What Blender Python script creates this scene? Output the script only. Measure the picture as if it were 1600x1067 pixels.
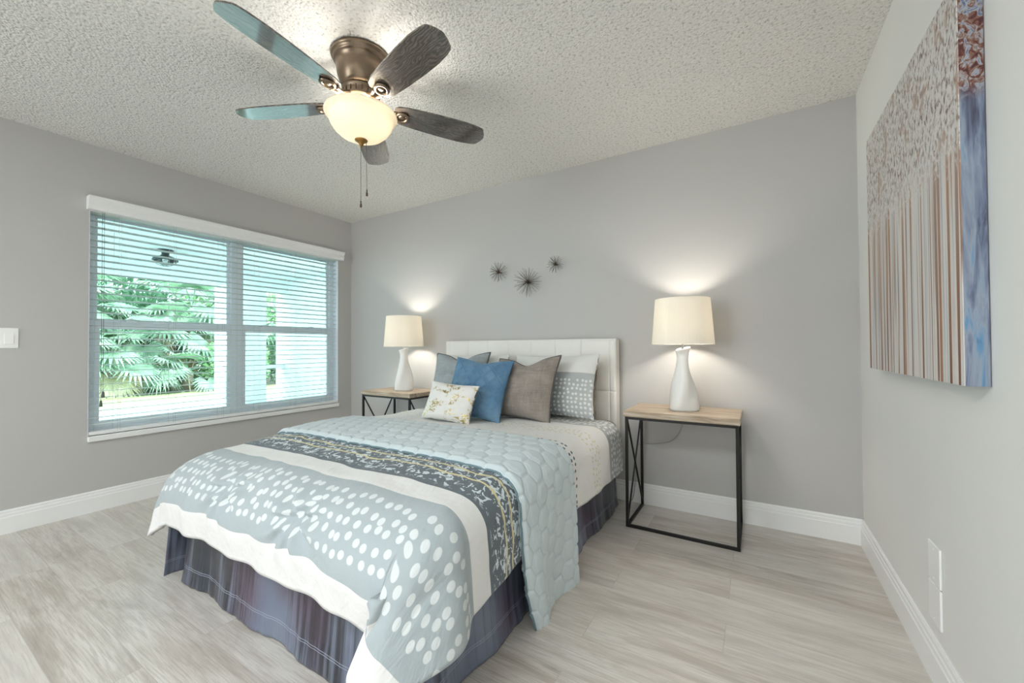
import bpy, bmesh, math, random
from mathutils import Vector, Matrix, noise, Euler

for o in list(bpy.data.objects):
    bpy.data.objects.remove(o)
SC = bpy.context.scene
COL = SC.collection
PI = math.pi
random.seed(7)

# ------------------------------------------------------------------ camera, sky, sun, area lights, exposure
W, H = 4.254, 2.44            # room width (x), ceiling height
cam = bpy.data.objects.new('camera', bpy.data.cameras.new('camera'))
COL.objects.link(cam)
cam.data.sensor_width = 36.0
cam.data.lens = 629.46 * 36.0 / 1600.0
cam.data.clip_start = 0.02
R_ = Vector((0.8548, 0.5189, -0.0056)); U_ = Vector((0.0122, -0.0093, 0.9999)); F_ = Vector((-0.5187, 0.8548, 0.0143))
cam.matrix_world = Matrix(((R_.x, U_.x, -F_.x, 3.774), (R_.y, U_.y, -F_.y, -2.8405), (R_.z, U_.z, -F_.z, 1.0731), (0, 0, 0, 1)))
SC.camera = cam

world = bpy.data.worlds.new('world'); SC.world = world; world.use_nodes = True
wn = world.node_tree; wn.nodes.clear()
wo = wn.nodes.new('ShaderNodeOutputWorld'); wb = wn.nodes.new('ShaderNodeBackground')
wb.inputs['Color'].default_value = (0.74, 0.90, 1.0, 1); wb.inputs['Strength'].default_value = 5.2
wn.links.new(wb.outputs[0], wo.inputs[0])


def lamp(name, kind, loc, energy, color=(1, 1, 1), rot=(0, 0, 0), **kw):
    d = bpy.data.lights.new(name, kind); d.energy = energy; d.color = color
    for k, v in kw.items(): setattr(d, k, v)
    o = bpy.data.objects.new(name, d); COL.objects.link(o); o.location = loc; o.rotation_euler = rot
    return o


lamp('sun', 'SUN', (-3, 0, 6), 4.0, (1.0, 0.96, 0.88), (0, math.radians(38), math.radians(-25)), angle=0.05)
# added fill light in front of the closed rear wall, no window there
lamp('rear_fill_light', 'AREA', (1.6, -6.9, 1.35), 84.0, (0.89, 0.965, 1.0), (math.radians(90), 0, math.radians(-30)), shape='RECTANGLE', size=3.4, size_y=2.0)
# added overhead fill light behind the camera, no real fixture there
lamp('overhead_fill_light', 'AREA', (2.7, -3.7, 2.42), 33.0, (0.90, 0.965, 1.0), (0, 0, 0), shape='RECTANGLE', size=2.0, size_y=0.8)

SC.view_settings.view_transform = 'Standard'
SC.view_settings.look = 'None'
SC.view_settings.exposure = 0.80
SC.view_settings.gamma = 1.0
SC.view_settings.use_curve_mapping = False
SC.cycles.max_bounces = 8
SC.cycles.diffuse_bounces = 5
SC.cycles.transparent_max_bounces = 24
SC.cycles.sample_clamp_indirect = 6.0
SC.cycles.caustics_reflective = False
SC.cycles.caustics_refractive = False


# ------------------------------------------------------------------ node helpers
def lin(h):
    h = h.lstrip('#')
    c = [int(h[i:i + 2], 16) / 255 for i in (0, 2, 4)]
    return tuple((x / 12.92 if x <= 0.04045 else ((x + 0.055) / 1.055) ** 2.4) for x in c) + (1.0,)


class NT:
    def __init__(s, name, color='#cccccc', rough=0.5, metal=0.0, spec=0.5, coat=0.0, sheen=0.0):
        s.m = bpy.data.materials.new(name); s.m.use_nodes = True
        s.t = s.m.node_tree; s.b = s.t.nodes['Principled BSDF']; s.out = s.t.nodes['Material Output']
        s.set('Base Color', lin(color)); s.set('Roughness', rough); s.set('Metallic', metal)
        s.set('Specular IOR Level', spec); s.set('Coat Weight', coat); s.set('Sheen Weight', sheen)

    def set(s, k, v): s.b.inputs[k].default_value = v

    def n(s, typ, **kw):
        nd = s.t.nodes.new(typ)
        for k, v in kw.items(): setattr(nd, k, v)
        return nd

    def l(s, a, b): s.t.links.new(a, b)

    def coord(s, which='Object'): return s.n('ShaderNodeTexCoord').outputs[which]

    def uv(s): return s.coord('UV')

    def val(s, sock, v):
        if hasattr(v, 'is_output') or isinstance(v, bpy.types.NodeSocket): s.l(v, sock)
        else: sock.default_value = v

    def math(s, op, a, b=0.0, c=0.0, clamp=False):
        nd = s.n('ShaderNodeMath', operation=op, use_clamp=clamp)
        s.val(nd.inputs[0], a); s.val(nd.inputs[1], b)
        if op in ('MULTIPLY_ADD', 'SMOOTH_MIN', 'COMPARE'): s.val(nd.inputs[2], c)
        return nd.outputs[0]

    def sep(s, v):
        nd = s.n('ShaderNodeSeparateXYZ'); s.l(v, nd.inputs[0]); return nd.outputs

    def comb(s, x=0.0, y=0.0, z=0.0):
        nd = s.n('ShaderNodeCombineXYZ')
        for i, v in enumerate((x, y, z)): s.val(nd.inputs[i], v)
        return nd.outputs[0]

    def mapping(s, v, scale=(1, 1, 1), loc=(0, 0, 0), rot=(0, 0, 0)):
        nd = s.n('ShaderNodeMapping'); s.l(v, nd.inputs['Vector'])
        nd.inputs['Scale'].default_value = scale; nd.inputs['Location'].default_value = loc; nd.inputs['Rotation'].default_value = rot
        return nd.outputs[0]

    def noise(s, v, scale, detail=2.0, rough=0.5, dist=0.0, out='Fac'):
        nd = s.n('ShaderNodeTexNoise'); s.l(v, nd.inputs['Vector'])
        nd.inputs['Scale'].default_value = scale; nd.inputs['Detail'].default_value = detail
        nd.inputs['Roughness'].default_value = rough; nd.inputs['Distortion'].default_value = dist
        return nd.outputs[out]

    def voro(s, v, scale, rand=1.0, dims='3D', feature='F1'):
        nd = s.n('ShaderNodeTexVoronoi', voronoi_dimensions=dims, feature=feature); s.l(v, nd.inputs['Vector'])
        nd.inputs['Scale'].default_value = scale; nd.inputs['Randomness'].default_value = rand
        return nd.outputs

    def ramp(s, f, stops, interp='LINEAR'):
        nd = s.n('ShaderNodeValToRGB'); s.val(nd.inputs[0], f); cr = nd.color_ramp; cr.interpolation = interp
        while len(cr.elements) > 1: cr.elements.remove(cr.elements[0])
        cr.elements[0].position = stops[0][0]; cr.elements[0].color = stops[0][1]
        for p, c in stops[1:]:
            e = cr.elements.new(p); e.color = c
        return nd.outputs['Color']

    def mix(s, f, a, b, mode='MIX'):
        nd = s.n('ShaderNodeMix', data_type='RGBA', blend_type=mode)
        s.val(nd.inputs[0], f); s.val(nd.inputs[6], a); s.val(nd.inputs[7], b)
        return nd.outputs[2]

    def bump(s, h, strength=0.3, dist=0.01):
        nd = s.n('ShaderNodeBump'); s.l(h, nd.inputs['Height'])
        nd.inputs['Strength'].default_value = strength; nd.inputs['Distance'].default_value = dist
        s.l(nd.outputs[0], s.b.inputs['Normal'])

    def step(s, x, edge, width):   # smooth 0->1 as x crosses edge
        nd = s.n('ShaderNodeMapRange', interpolation_type='SMOOTHSTEP'); s.val(nd.inputs[0], x)
        nd.inputs[1].default_value = edge - width; nd.inputs[2].default_value = edge + width
        return nd.outputs[0]

    def base(s, c): s.l(c, s.b.inputs['Base Color'])


def plain(name, color, rough=0.5, **kw): return NT(name, color, rough, **kw).m


# ------------------------------------------------------------------ materials
def wall_mat(name, col):
    t = NT(name, col, 0.75, spec=0.25)
    co = t.coord()
    t.bump(t.noise(co, 160, 3), 0.12, 0.003)
    return t.m


M = {}
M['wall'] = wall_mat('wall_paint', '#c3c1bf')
M['wall_right'] = wall_mat('wall_paint_brightened', '#e9e8e5')  # paint lightened: brighter light on this wall is put into its colour
M['trim'] = plain('white_trim_paint', '#f4f4f3', 0.35)
M['white_plastic'] = plain('white_plastic', '#f7f6f4', 0.35)


def ceiling_mat():
    t = NT('popcorn_ceiling', '#ebe9e4', 0.9, spec=0.1)
    co = t.coord()
    a = t.noise(co, 75, 3, 0.6); b = t.voro(co, 95)['Distance']
    h = t.math('ADD', t.math('MULTIPLY', a, 1.2), t.math('MULTIPLY', b, -0.9))
    t.base(t.ramp(a, [(0.33, lin('#bdbbb4')), (0.43, lin('#e6e4df')), (0.7, lin('#f1efeb'))]))  # darker dips: the popcorn's small shading is painted into the colour
    t.bump(h, 0.8, 0.008)
    return t.m


M['ceiling'] = ceiling_mat()


def floor_mat():
    t = NT('grey_oak_plank', '#b5aca2', 0.32, spec=0.5)
    co = t.coord()
    br = t.n('ShaderNodeTexBrick', offset=0.37, offset_frequency=2); t.l(co, br.inputs['Vector'])
    br.inputs['Scale'].default_value = 1.0; br.inputs['Brick Width'].default_value = 1.22; br.inputs['Row Height'].default_value = 0.178
    br.inputs['Mortar Size'].default_value = 0.0012; br.inputs['Mortar Smooth'].default_value = 0.3; br.inputs['Bias'].default_value = 0.0
    br.inputs['Color1'].default_value = (0, 0, 0, 1); br.inputs['Color2'].default_value = (1, 1, 1, 1); br.inputs['Mortar'].default_value = (0.5, 0.5, 0.5, 1)
    tone = t.n('ShaderNodeSeparateColor'); t.l(br.outputs['Color'], tone.inputs[0]); tone = tone.outputs[0]
    xyz = t.sep(co)
    off = t.math('MULTIPLY', tone, 7.3)
    v = t.comb(t.math('ADD', xyz[0], off), xyz[1], off)
    g1 = t.noise(t.mapping(v, (1.3, 13, 1)), 1.6, 5, 0.62, 0.5)
    g2 = t.noise(t.mapping(v, (3.5, 95, 1)), 2.2, 4, 0.65)
    g3 = t.noise(t.mapping(v, (1.0, 4.5, 1)), 2.0, 4, 0.6, 0.8)
    knots = t.voro(t.mapping(v, (1.1, 5.0, 1)), 1.7, 1.0)['Distance']
    c = t.ramp(g1, [(0.25, lin('#b0a69c')), (0.45, lin('#cac2b9')), (0.58, lin('#d5cfc7')), (0.8, lin('#ddd8d2'))])
    c = t.mix(t.math('MULTIPLY', t.ramp(g2, [(0.38, (1, 1, 1, 1)), (0.55, (0, 0, 0, 1))]), 0.50), c, lin('#a2978c'))
    c = t.mix(t.math('MULTIPLY', t.ramp(g3, [(0.50, (0, 0, 0, 1)), (0.70, (1, 1, 1, 1))]), 0.5), c, lin('#9b9187'))
    c = t.mix(t.math('MULTIPLY', t.ramp(knots, [(0.03, (1, 1, 1, 1)), (0.10, (0, 0, 0, 1))]), 0.5), c, lin('#877d74'))
    c = t.mix(t.math('MULTIPLY', tone, 0.38), c, lin('#e4e1dc'))
    c = t.mix(t.math('MULTIPLY', br.outputs['Fac'], 0.35), c, lin('#7c736a'))
    t.base(c)
    t.l(t.ramp(g1, [(0.2, (0.40, 0.40, 0.40, 1)), (0.8, (0.28, 0.28, 0.28, 1))]), t.b.inputs['Roughness'])
    t.bump(t.math('SUBTRACT', g2, t.math('MULTIPLY', br.outputs['Fac'], 1.0)), 0.12, 0.002)
    return t.m


M['floor'] = floor_mat()


def glass_mat(name, tint, gl=0.06):
    t = NT(name); t.t.nodes.remove(t.b)
    tr = t.n('ShaderNodeBsdfTransparent'); tr.inputs[0].default_value = tint
    gs = t.n('ShaderNodeBsdfGlossy'); gs.inputs['Roughness'].default_value = 0.02
    fr = t.n('ShaderNodeFresnel'); fr.inputs['IOR'].default_value = 1.45
    mx = t.n('ShaderNodeMixShader'); t.l(t.math('MULTIPLY', fr.outputs[0], 0.8), mx.inputs[0]); t.l(tr.outputs[0], mx.inputs[1]); t.l(gs.outputs[0], mx.inputs[2])
    t.l(mx.outputs[0], t.out.inputs[0])
    return t.m


M['glass'] = glass_mat('window_glass', (0.88, 0.965, 0.945, 1))
M['clear_glass'] = glass_mat('clear_glass', (0.93, 0.97, 0.97, 1))
M['sash'] = plain('white_vinyl_sash', '#f2f6fd', 0.35)
M['slat'] = None


def translucent(name, col, tcol, f, rough=0.6):
    t = NT(name, col, rough, spec=0.3)
    tl = t.n('ShaderNodeBsdfTranslucent'); tl.inputs[0].default_value = lin(tcol)
    mx = t.n('ShaderNodeMixShader'); mx.inputs[0].default_value = f
    t.l(t.b.outputs[0], mx.inputs[1]); t.l(tl.outputs[0], mx.inputs[2]); t.l(mx.outputs[0], t.out.inputs[0])
    return t.m


M['slat'] = translucent('blind_slat', '#f6f8f8', '#f4fbf9', 0.68, 0.4)
M['cord'] = plain('blind_cord', '#c9cdc9', 0.8)
M['dark_cord'] = plain('lift_cord', '#5d6460', 0.8)
M['shade'] = translucent('linen_shade', '#f7f4ee', '#fffaf0', 0.42, 0.9)
M['ceramic'] = plain('matte_white_ceramic', '#efeeec', 0.45)
M['steel'] = plain('brushed_steel', '#b8b5ae', 0.35, metal=1.0)
M['black_metal'] = plain('black_powder_coat', '#1b1a19', 0.45, spec=0.4)
M['bronze'] = NT('brushed_bronze', '#80705f', 0.30, metal=0.9).m
M['bronze_dark'] = NT('dark_bronze', '#5e4b3f', 0.35, metal=0.8).m
M['gold'] = plain('antique_brass', '#a07a45', 0.35, metal=1.0)
M['chain'] = plain('pull_chain_metal', '#6b6058', 0.4, metal=0.9)


def emit(name, col, strength):
    t = NT(name); t.t.nodes.remove(t.b)
    e = t.n('ShaderNodeEmission'); e.inputs[0].default_value = col; e.inputs[1].default_value = strength
    t.l(e.outputs[0], t.out.inputs[0]); return t.m


M['bulb'] = emit('lit_bulb', (1.0, 0.90, 0.72, 1), 14.0)


def bowl_glass():
    t = NT('frosted_glass_bowl', '#f6efdf', 0.35)
    tl = t.n('ShaderNodeBsdfTranslucent'); tl.inputs[0].default_value = lin('#fff8ea')
    mx = t.n('ShaderNodeMixShader'); mx.inputs[0].default_value = 0.26
    t.l(t.b.outputs[0], mx.inputs[1]); t.l(tl.outputs[0], mx.inputs[2]); t.l(mx.outputs[0], t.out.inputs[0])
    return t.m


M['bowl'] = bowl_glass()


def dark_oak():   # fan blade, uv x along blade (m), y across
    t = NT('weathered_oak_blade', '#4f453d', 0.35, coat=1.0)
    t.set('Coat IOR', 2.0)
    t.set('Coat Roughness', 0.08)
    v = t.uv()
    d = t.noise(t.mapping(v, (4, 9, 1)), 1.5, 3, 0.55, 0.3)
    xyz = t.sep(v)
    rings = t.math('SINE', t.math('MULTIPLY', t.math('ADD', t.math('ADD', xyz[1], t.math('MULTIPLY', d, 0.12)), t.math('MULTIPLY', xyz[0], 0.03)), 520))
    fine = t.noise(t.mapping(v, (10, 260, 1)), 1.0, 3)
    c = t.ramp(t.math('ADD', t.math('MULTIPLY', rings, 0.16), fine), [(0.25, lin('#211a16')), (0.5, lin('#473d35')), (0.75, lin('#6f645a'))])
    t.base(c); t.bump(rings, 0.08, 0.001)
    return t.m


M['blade'] = dark_oak()


def light_wood():
    t = NT('weathered_light_oak', '#b79f84', 0.5)
    v = t.coord()
    g = t.noise(t.mapping(v, (1.5, 16, 16)), 3.0, 5, 0.6, 0.6)
    k = t.noise(t.mapping(v, (3, 60, 60)), 2.0, 3)
    c = t.ramp(g, [(0.3, lin('#8d765f')), (0.48, lin('#b8a690')), (0.65, lin('#cbbdab')), (0.85, lin('#d9cfc1'))])
    c = t.mix(t.math('MULTIPLY', t.ramp(k, [(0.35, (1, 1, 1, 1)), (0.5, (0, 0, 0, 1))]), 0.4), c, lin('#7b6046'))
    t.base(c); t.bump(k, 0.15, 0.002)
    return t.m


M['wood_top'] = light_wood()


def fabric(name, col, rough=0.9, scale=900, var=0.0, bump=0.15, sheen=0.2):
    t = NT(name, col, rough, spec=0.2, sheen=sheen)
    v = t.coord()
    w = t.noise(t.mapping(v, (1, 1, 1)), scale, 2)
    if var:
        g = t.noise(v, 9, 4, 0.6)
        hatch = t.noise(t.mapping(v, (160, 14, 14)), 1.0, 2); hatch2 = t.noise(t.mapping(v, (14, 14, 160)), 1.0, 2)
        f = t.math('ADD', t.math('MULTIPLY', g, 0.5), t.math('MULTIPLY', t.math('ADD', hatch, hatch2), 0.25))
        c = lin(col)
        lo = tuple(x * (1 - var) for x in c[:3]) + (1,); hi = tuple(min(1, x * (1 + var)) for x in c[:3]) + (1,)
        t.base(t.ramp(f, [(0.35, lo), (0.65, hi)]))
    t.bump(w, bump, 0.002)
    return t.m


M['grey_linen'] = fabric('grey_linen', '#958c84', var=0.28)
M['slate_linen'] = fabric('pale_grey_linen', '#9ca3a6', var=0.18)
M['taupe'] = fabric('taupe_sheet', '#83776b', scale=600)
M['piping_dark'] = fabric('piping_cord', '#5b5855', scale=600)
M['white_leather'] = NT('white_faux_leather', '#ebe8e2', 0.42, spec=0.4).m
M['mattress'] = fabric('mattress_ticking', '#d8d5d0')


def velvet():
    t = NT('blue_velvet', '#5a82a0', 0.7, spec=0.3, sheen=0.8)
    t.set('Sheen Roughness', 0.35); t.set('Sheen Tint', lin('#9cc3de'))
    v = t.coord()
    g = t.noise(v, 7, 3)
    t.base(t.ramp(g, [(0.3, lin('#53799a')), (0.7, lin('#7496ae'))]))
    t.bump(t.noise(v, 260, 3), 0.12, 0.003)
    return t.m


M['velvet'] = velvet()


def gold_white():
    t = NT('white_and_gold_cowhide', '#e6e3dc', 0.7, sheen=0.3)
    v = t.coord()
    n1 = t.noise(t.mapping(v, (1, 1, 1.6)), 11, 2, 0.5, 0.6); n2 = t.noise(t.mapping(v, (1.0, 1, 1.6)), 55, 3, 0.6, 0.8)
    f = t.math('MULTIPLY', t.step(n1, 0.53, 0.03), t.step(n2, 0.52, 0.03))
    t.base(t.mix(f, lin('#e6e4df'), lin('#c9b36f')))
    t.l(f, t.b.inputs['Metallic'])
    t.l(t.math('SUBTRACT', 0.8, t.math('MULTIPLY', f, 0.5)), t.b.inputs['Roughness'])
    t.bump(t.noise(v, 200, 3), 0.15, 0.003)
    return t.m


M['gold_white'] = gold_white()


def dots(t, uv, scale, r, lo, hi, rand=0.55, grow=0.0):
    """white dots on a jittered grid for cloth rows lo..hi (whole dots only); returns a 0/1 mask"""
    vo = t.voro(uv, scale, rand, '2D')
    pos = t.sep(vo['Position'])
    m = t.math('MULTIPLY', t.math('GREATER_THAN', pos[1], lo), t.math('LESS_THAN', pos[1], hi))
    mask = t.math('SUBTRACT', 1.0, t.step(vo['Distance'], r, 0.03))
    return t.math('MULTIPLY', mask, m), pos


def comforter_mat():
    t = NT('patterned_comforter', '#dddddb', 0.75, spec=0.25, sheen=0.15)
    uv = t.uv(); s, tt = t.sep(uv)[:2]
    wob = t.math('MULTIPLY', t.math('SUBTRACT', t.noise(uv, 3.0, 2), 0.5), 0.05)
    tw = t.math('ADD', tt, wob)
    white = lin('#e4e3e1'); blue = lin('#a9b2b5'); grey = lin('#adb0b1'); dark = lin('#656d73')
    c = t.ramp(t.math('DIVIDE', tw, 2.5), [(0.0, grey), (0.50 / 2.5, white), (1.30 / 2.5, dark), (1.765 / 2.5, white), (1.865 / 2.5, blue), (2.165 / 2.5, white)], 'CONSTANT')
    # camouflage flecks in the dark band
    fl = t.noise(t.mapping(uv, (1.0, 1.25, 1)), 34, 2.5, 0.55, 1.1)
    inband = t.math('MULTIPLY', t.step(tw, 1.31, 0.006), t.math('SUBTRACT', 1.0, t.step(tw, 1.745, 0.012)))
    thick = t.math('MULTIPLY', t.step(tt, 1.74, 0.10), 0.05)
    flm = t.math('MULTIPLY', t.math('GREATER_THAN', t.math('SUBTRACT', fl, thick), 0.545), inband)
    c = t.mix(flm, c, lin('#cfd9dc'))
    # two wandering yellow branch lines
    wv = t.math('MULTIPLY', t.math('SUBTRACT', t.noise(uv, 7, 3), 0.5), 0.06)
    for base in (1.605, 1.655):
        ln = t.math('SUBTRACT', 1.0, t.step(t.math('ABSOLUTE', t.math('SUBTRACT', t.math('ADD', tt, wv), base)), 0.0048, 0.0012))
        c = t.mix(ln, c, lin('#d6cda0'))
    # dots near the foot
    m, pos = dots(t, uv, 23, 0.30, 1.905, 2.115)
    c = t.mix(m, c, lin('#d5dada'))
    # dots near the head on grey
    m, pos = dots(t, uv, 30, 0.33, 0.0, 0.47)
    c = t.mix(m, c, lin('#e4e4e2'))
    # teal dots and yellow dots on white
    m, pos = dots(t, t.mapping(uv, (1, 1, 1), (0.3, 0, 0)), 30, 0.25, 0.985, 1.09)
    c = t.mix(m, c, lin('#47626a'))
    m, pos = dots(t, t.mapping(uv, (1, 1, 1), (0.7, 0, 0)), 30, 0.22, 0.66, 0.80)
    c = t.mix(m, c, lin('#cfc9a4'))
    t.base(c)
    wr = t.noise(t.mapping(uv, (5, 3, 1)), 1.6, 4, 0.55, 0.6)
    wr2 = t.noise(t.mapping(uv, (1, 1, 1)), 14, 2, 0.5, 0.5)
    t.bump(t.math('ADD', wr, t.math('MULTIPLY', wr2, 0.25)), 0.55, 0.025)
    return t.m


M['comforter'] = comforter_mat()


def quilt_mat():
    t = NT('quilted_aqua_cotton', '#ccd7da', 0.75, spec=0.25, sheen=0.15)
    uv = t.uv()
    t.bump(t.noise(uv, 45, 2), 0.25, 0.004)
    return t.m


M['quilt'] = quilt_mat()
M['quilt_edge'] = plain('quilt_binding', '#6d858c', 0.8)


def sham_mat():
    t = NT('dotted_sham_cotton', '#dddddb', 0.8, sheen=0.1)
    uv = t.uv(); u, v = t.sep(uv)[:2]
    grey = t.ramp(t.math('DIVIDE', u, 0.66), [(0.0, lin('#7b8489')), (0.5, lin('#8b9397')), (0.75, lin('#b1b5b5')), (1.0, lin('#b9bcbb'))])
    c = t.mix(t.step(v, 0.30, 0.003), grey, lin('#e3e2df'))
    vo = t.voro(uv, 33, 0.35, '2D'); pos = t.sep(vo['Position'])
    m = t.math('MULTIPLY', t.math('SUBTRACT', 1.0, t.step(vo['Distance'], 0.29, 0.03)), t.math('LESS_THAN', pos[1], 0.25))
    c = t.mix(m, c, lin('#e0e1df'))
    t.base(c)
    t.bump(t.noise(uv, 14, 3), 0.2, 0.01)
    return t.m


M['sham'] = sham_mat()


def satin():
    t = NT('navy_satin', '#4a5166', 0.34, spec=0.6, sheen=0.1)
    uv = t.uv(); u, v = t.sep(uv)[:2]
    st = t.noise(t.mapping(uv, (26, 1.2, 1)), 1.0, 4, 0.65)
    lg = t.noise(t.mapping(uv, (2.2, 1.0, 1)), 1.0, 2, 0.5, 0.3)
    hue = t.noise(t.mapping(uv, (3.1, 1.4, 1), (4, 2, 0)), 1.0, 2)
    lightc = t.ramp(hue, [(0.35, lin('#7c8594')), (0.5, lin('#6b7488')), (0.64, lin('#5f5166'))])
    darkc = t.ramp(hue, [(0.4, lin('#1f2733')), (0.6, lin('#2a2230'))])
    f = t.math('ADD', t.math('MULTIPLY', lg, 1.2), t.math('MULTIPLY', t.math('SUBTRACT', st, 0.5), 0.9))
    c = t.mix(t.step(f, 0.565, 0.14), darkc, lightc)  # light and dark streaks paint the satin's reflections into the colour
    for e in (0.070, 0.078):
        ln = t.math('SUBTRACT', 1.0, t.step(t.math('ABSOLUTE', t.math('SUBTRACT', v, e)), 0.0011, 0.0005))
        c = t.mix(t.math('MULTIPLY', ln, 0.8), c, lin('#9aa2b4'))
    t.base(c)
    pk = t.noise(t.mapping(uv, (55, 5, 1)), 1.0, 2)
    t.bump(t.math('MULTIPLY', pk, t.math('SUBTRACT', 1.15, t.step(v, 0.08, 0.03))), 0.35, 0.01)
    return t.m


M['satin'] = satin()


def painting_front():   # object coords: y along the wall, z up (origin at canvas bottom centre)
    t = NT('painted_forest_canvas', '#d9d0c8', 0.6)
    co = t.coord(); x, y, z = t.sep(co)
    edge = t.math('ADD', t.math('ADD', 0.62, t.math('MULTIPLY', t.math('SUBTRACT', t.noise(t.comb(0.0, y, 0.0), 9, 2), 0.5), 0.25)), t.math('MULTIPLY', y, 0.15))
    pale = t.ramp(t.noise(t.mapping(co, (1, 30, 2)), 1.0, 3), [(0.3, lin('#cfc6c2')), (0.5, lin('#dcd6d2')), (0.7, lin('#c8cdd2'))])
    # trunks: vertical stripes
    stp = t.noise(t.mapping(co, (1, 34, 0.35)), 1.0, 2.5, 0.6)
    stp2 = t.noise(t.mapping(co, (1, 16, 0.25), (3, 5, 0)), 1.0, 2.5, 0.6)
    br = t.ramp(z, [(0.0, lin('#7d5540')), (0.3, lin('#99735a')), (0.7, lin('#b8977f'))])
    c = t.mix(t.step(stp, 0.55, 0.02), pale, br)
    c = t.mix(t.math('MULTIPLY', t.step(stp2, 0.60, 0.02), 0.85), c, lin('#a9754f'))
    c = t.mix(t.math('MULTIPLY', t.step(t.noise(t.mapping(co, (1, 60, 0.5)), 1.0, 2), 0.6, 0.03), 0.5), c, lin('#8f8f98'))
    # canopy speckle
    sp = t.noise(t.mapping(co, (1, 78, 44)), 1.0, 3, 0.6, 0.5); sp2 = t.noise(t.mapping(co, (1, 20, 10), (1, 2, 3)), 1.0, 3, 0.6)
    cc = t.ramp(sp, [(0.34, lin('#75625f')), (0.42, lin('#b0a5a0')), (0.50, lin('#d2cdc9')), (0.62, lin('#e0dcd8')), (0.72, lin('#bcc4c9'))])
    cc = t.mix(t.math('MULTIPLY', t.step(sp2, 0.6, 0.03), 0.6), cc, lin('#a97f6b'))
    c = t.mix(t.step(t.math('ADD', z, t.math('MULTIPLY', t.math('SUBTRACT', sp, 0.5), 0.35)), 0.60, 0.05), c, cc)
    t.base(c); t.bump(sp, 0.2, 0.003)
    return t.m


def painting_side():
    t = NT('painted_canvas_edge', '#8f9db3', 0.55)
    co = t.coord(); x, y, z = t.sep(co)
    n1 = t.noise(t.mapping(co, (45, 45, 5)), 1.0, 4, 0.6, 0.5)
    low = t.ramp(n1, [(0.3, lin('#4a4a5c')), (0.42, lin('#6f7a92')), (0.55, lin('#939dac')), (0.66, lin('#5f8fb4')), (0.75, lin('#6b4743'))])
    n2 = t.noise(t.mapping(co, (60, 60, 40)), 1.0, 3, 0.6, 1.5)
    top = t.ramp(n2, [(0.32, lin('#33222c')), (0.42, lin('#6b352c')), (0.5, lin('#8a6f62')), (0.58, lin('#a9abb4')), (0.66, lin('#5f6c8a'))])
    c = t.mix(t.step(z, 0.72, 0.03), low, top)
    c = t.mix(t.step(x, 0.0225, 0.004), c, lin('#4b2f2c'))
    t.base(c)
    return t.m


M['painting'] = painting_front(); M['painting_edge'] = painting_side()


def foliage_mat(name, lo, hi, tl):
    t = NT(name, lo, 0.5, spec=0.4)
    co = t.coord()
    g = t.noise(co, 3.0, 3)
    c = t.ramp(g, [(0.35, lin(lo)), (0.65, lin(hi))]); t.base(c)
    tb = t.n('ShaderNodeBsdfTranslucent'); tb.inputs[0].default_value = lin(tl)
    mx = t.n('ShaderNodeMixShader'); mx.inputs[0].default_value = 0.3
    t.l(t.b.outputs[0], mx.inputs[1]); t.l(tb.outputs[0], mx.inputs[2]); t.l(mx.outputs[0], t.out.inputs[0])
    return t.m


M['palm'] = foliage_mat('palm_leaf', '#5d7a66', '#97ad96', '#8eb088')
M['palm_dry'] = foliage_mat('dry_palm_leaf', '#a79f80', '#c9c2a4', '#b8ac80')
M['shrub'] = foliage_mat('shrub_leaf', '#6a9268', '#9dbf8c', '#9cc684')
M['shrub_dark'] = foliage_mat('dark_shrub_leaf', '#365644', '#5f8264', '#5a8860')
M['bark'] = plain('palm_bark', '#7d7061', 0.9)
M['stucco'] = plain('white_stucco', '#e4ebe8', 0.85)
M['concrete'] = plain('pale_concrete', '#747a7a', 0.8)


def lawn():
    t = NT('lawn_grass', '#b0b878', 0.9)
    co = t.coord(); t.base(t.ramp(t.noise(co, 14, 4), [(0.3, lin('#6d7a4c')), (0.7, lin('#98a070'))])); return t.m


M['lawn'] = lawn()
M['soil'] = plain('leaf_litter', '#7d7a66', 0.95)
M['dark_bronze_lamp'] = plain('dark_porch_light_metal', '#2d3a3a', 0.4, metal=0.5)


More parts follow.
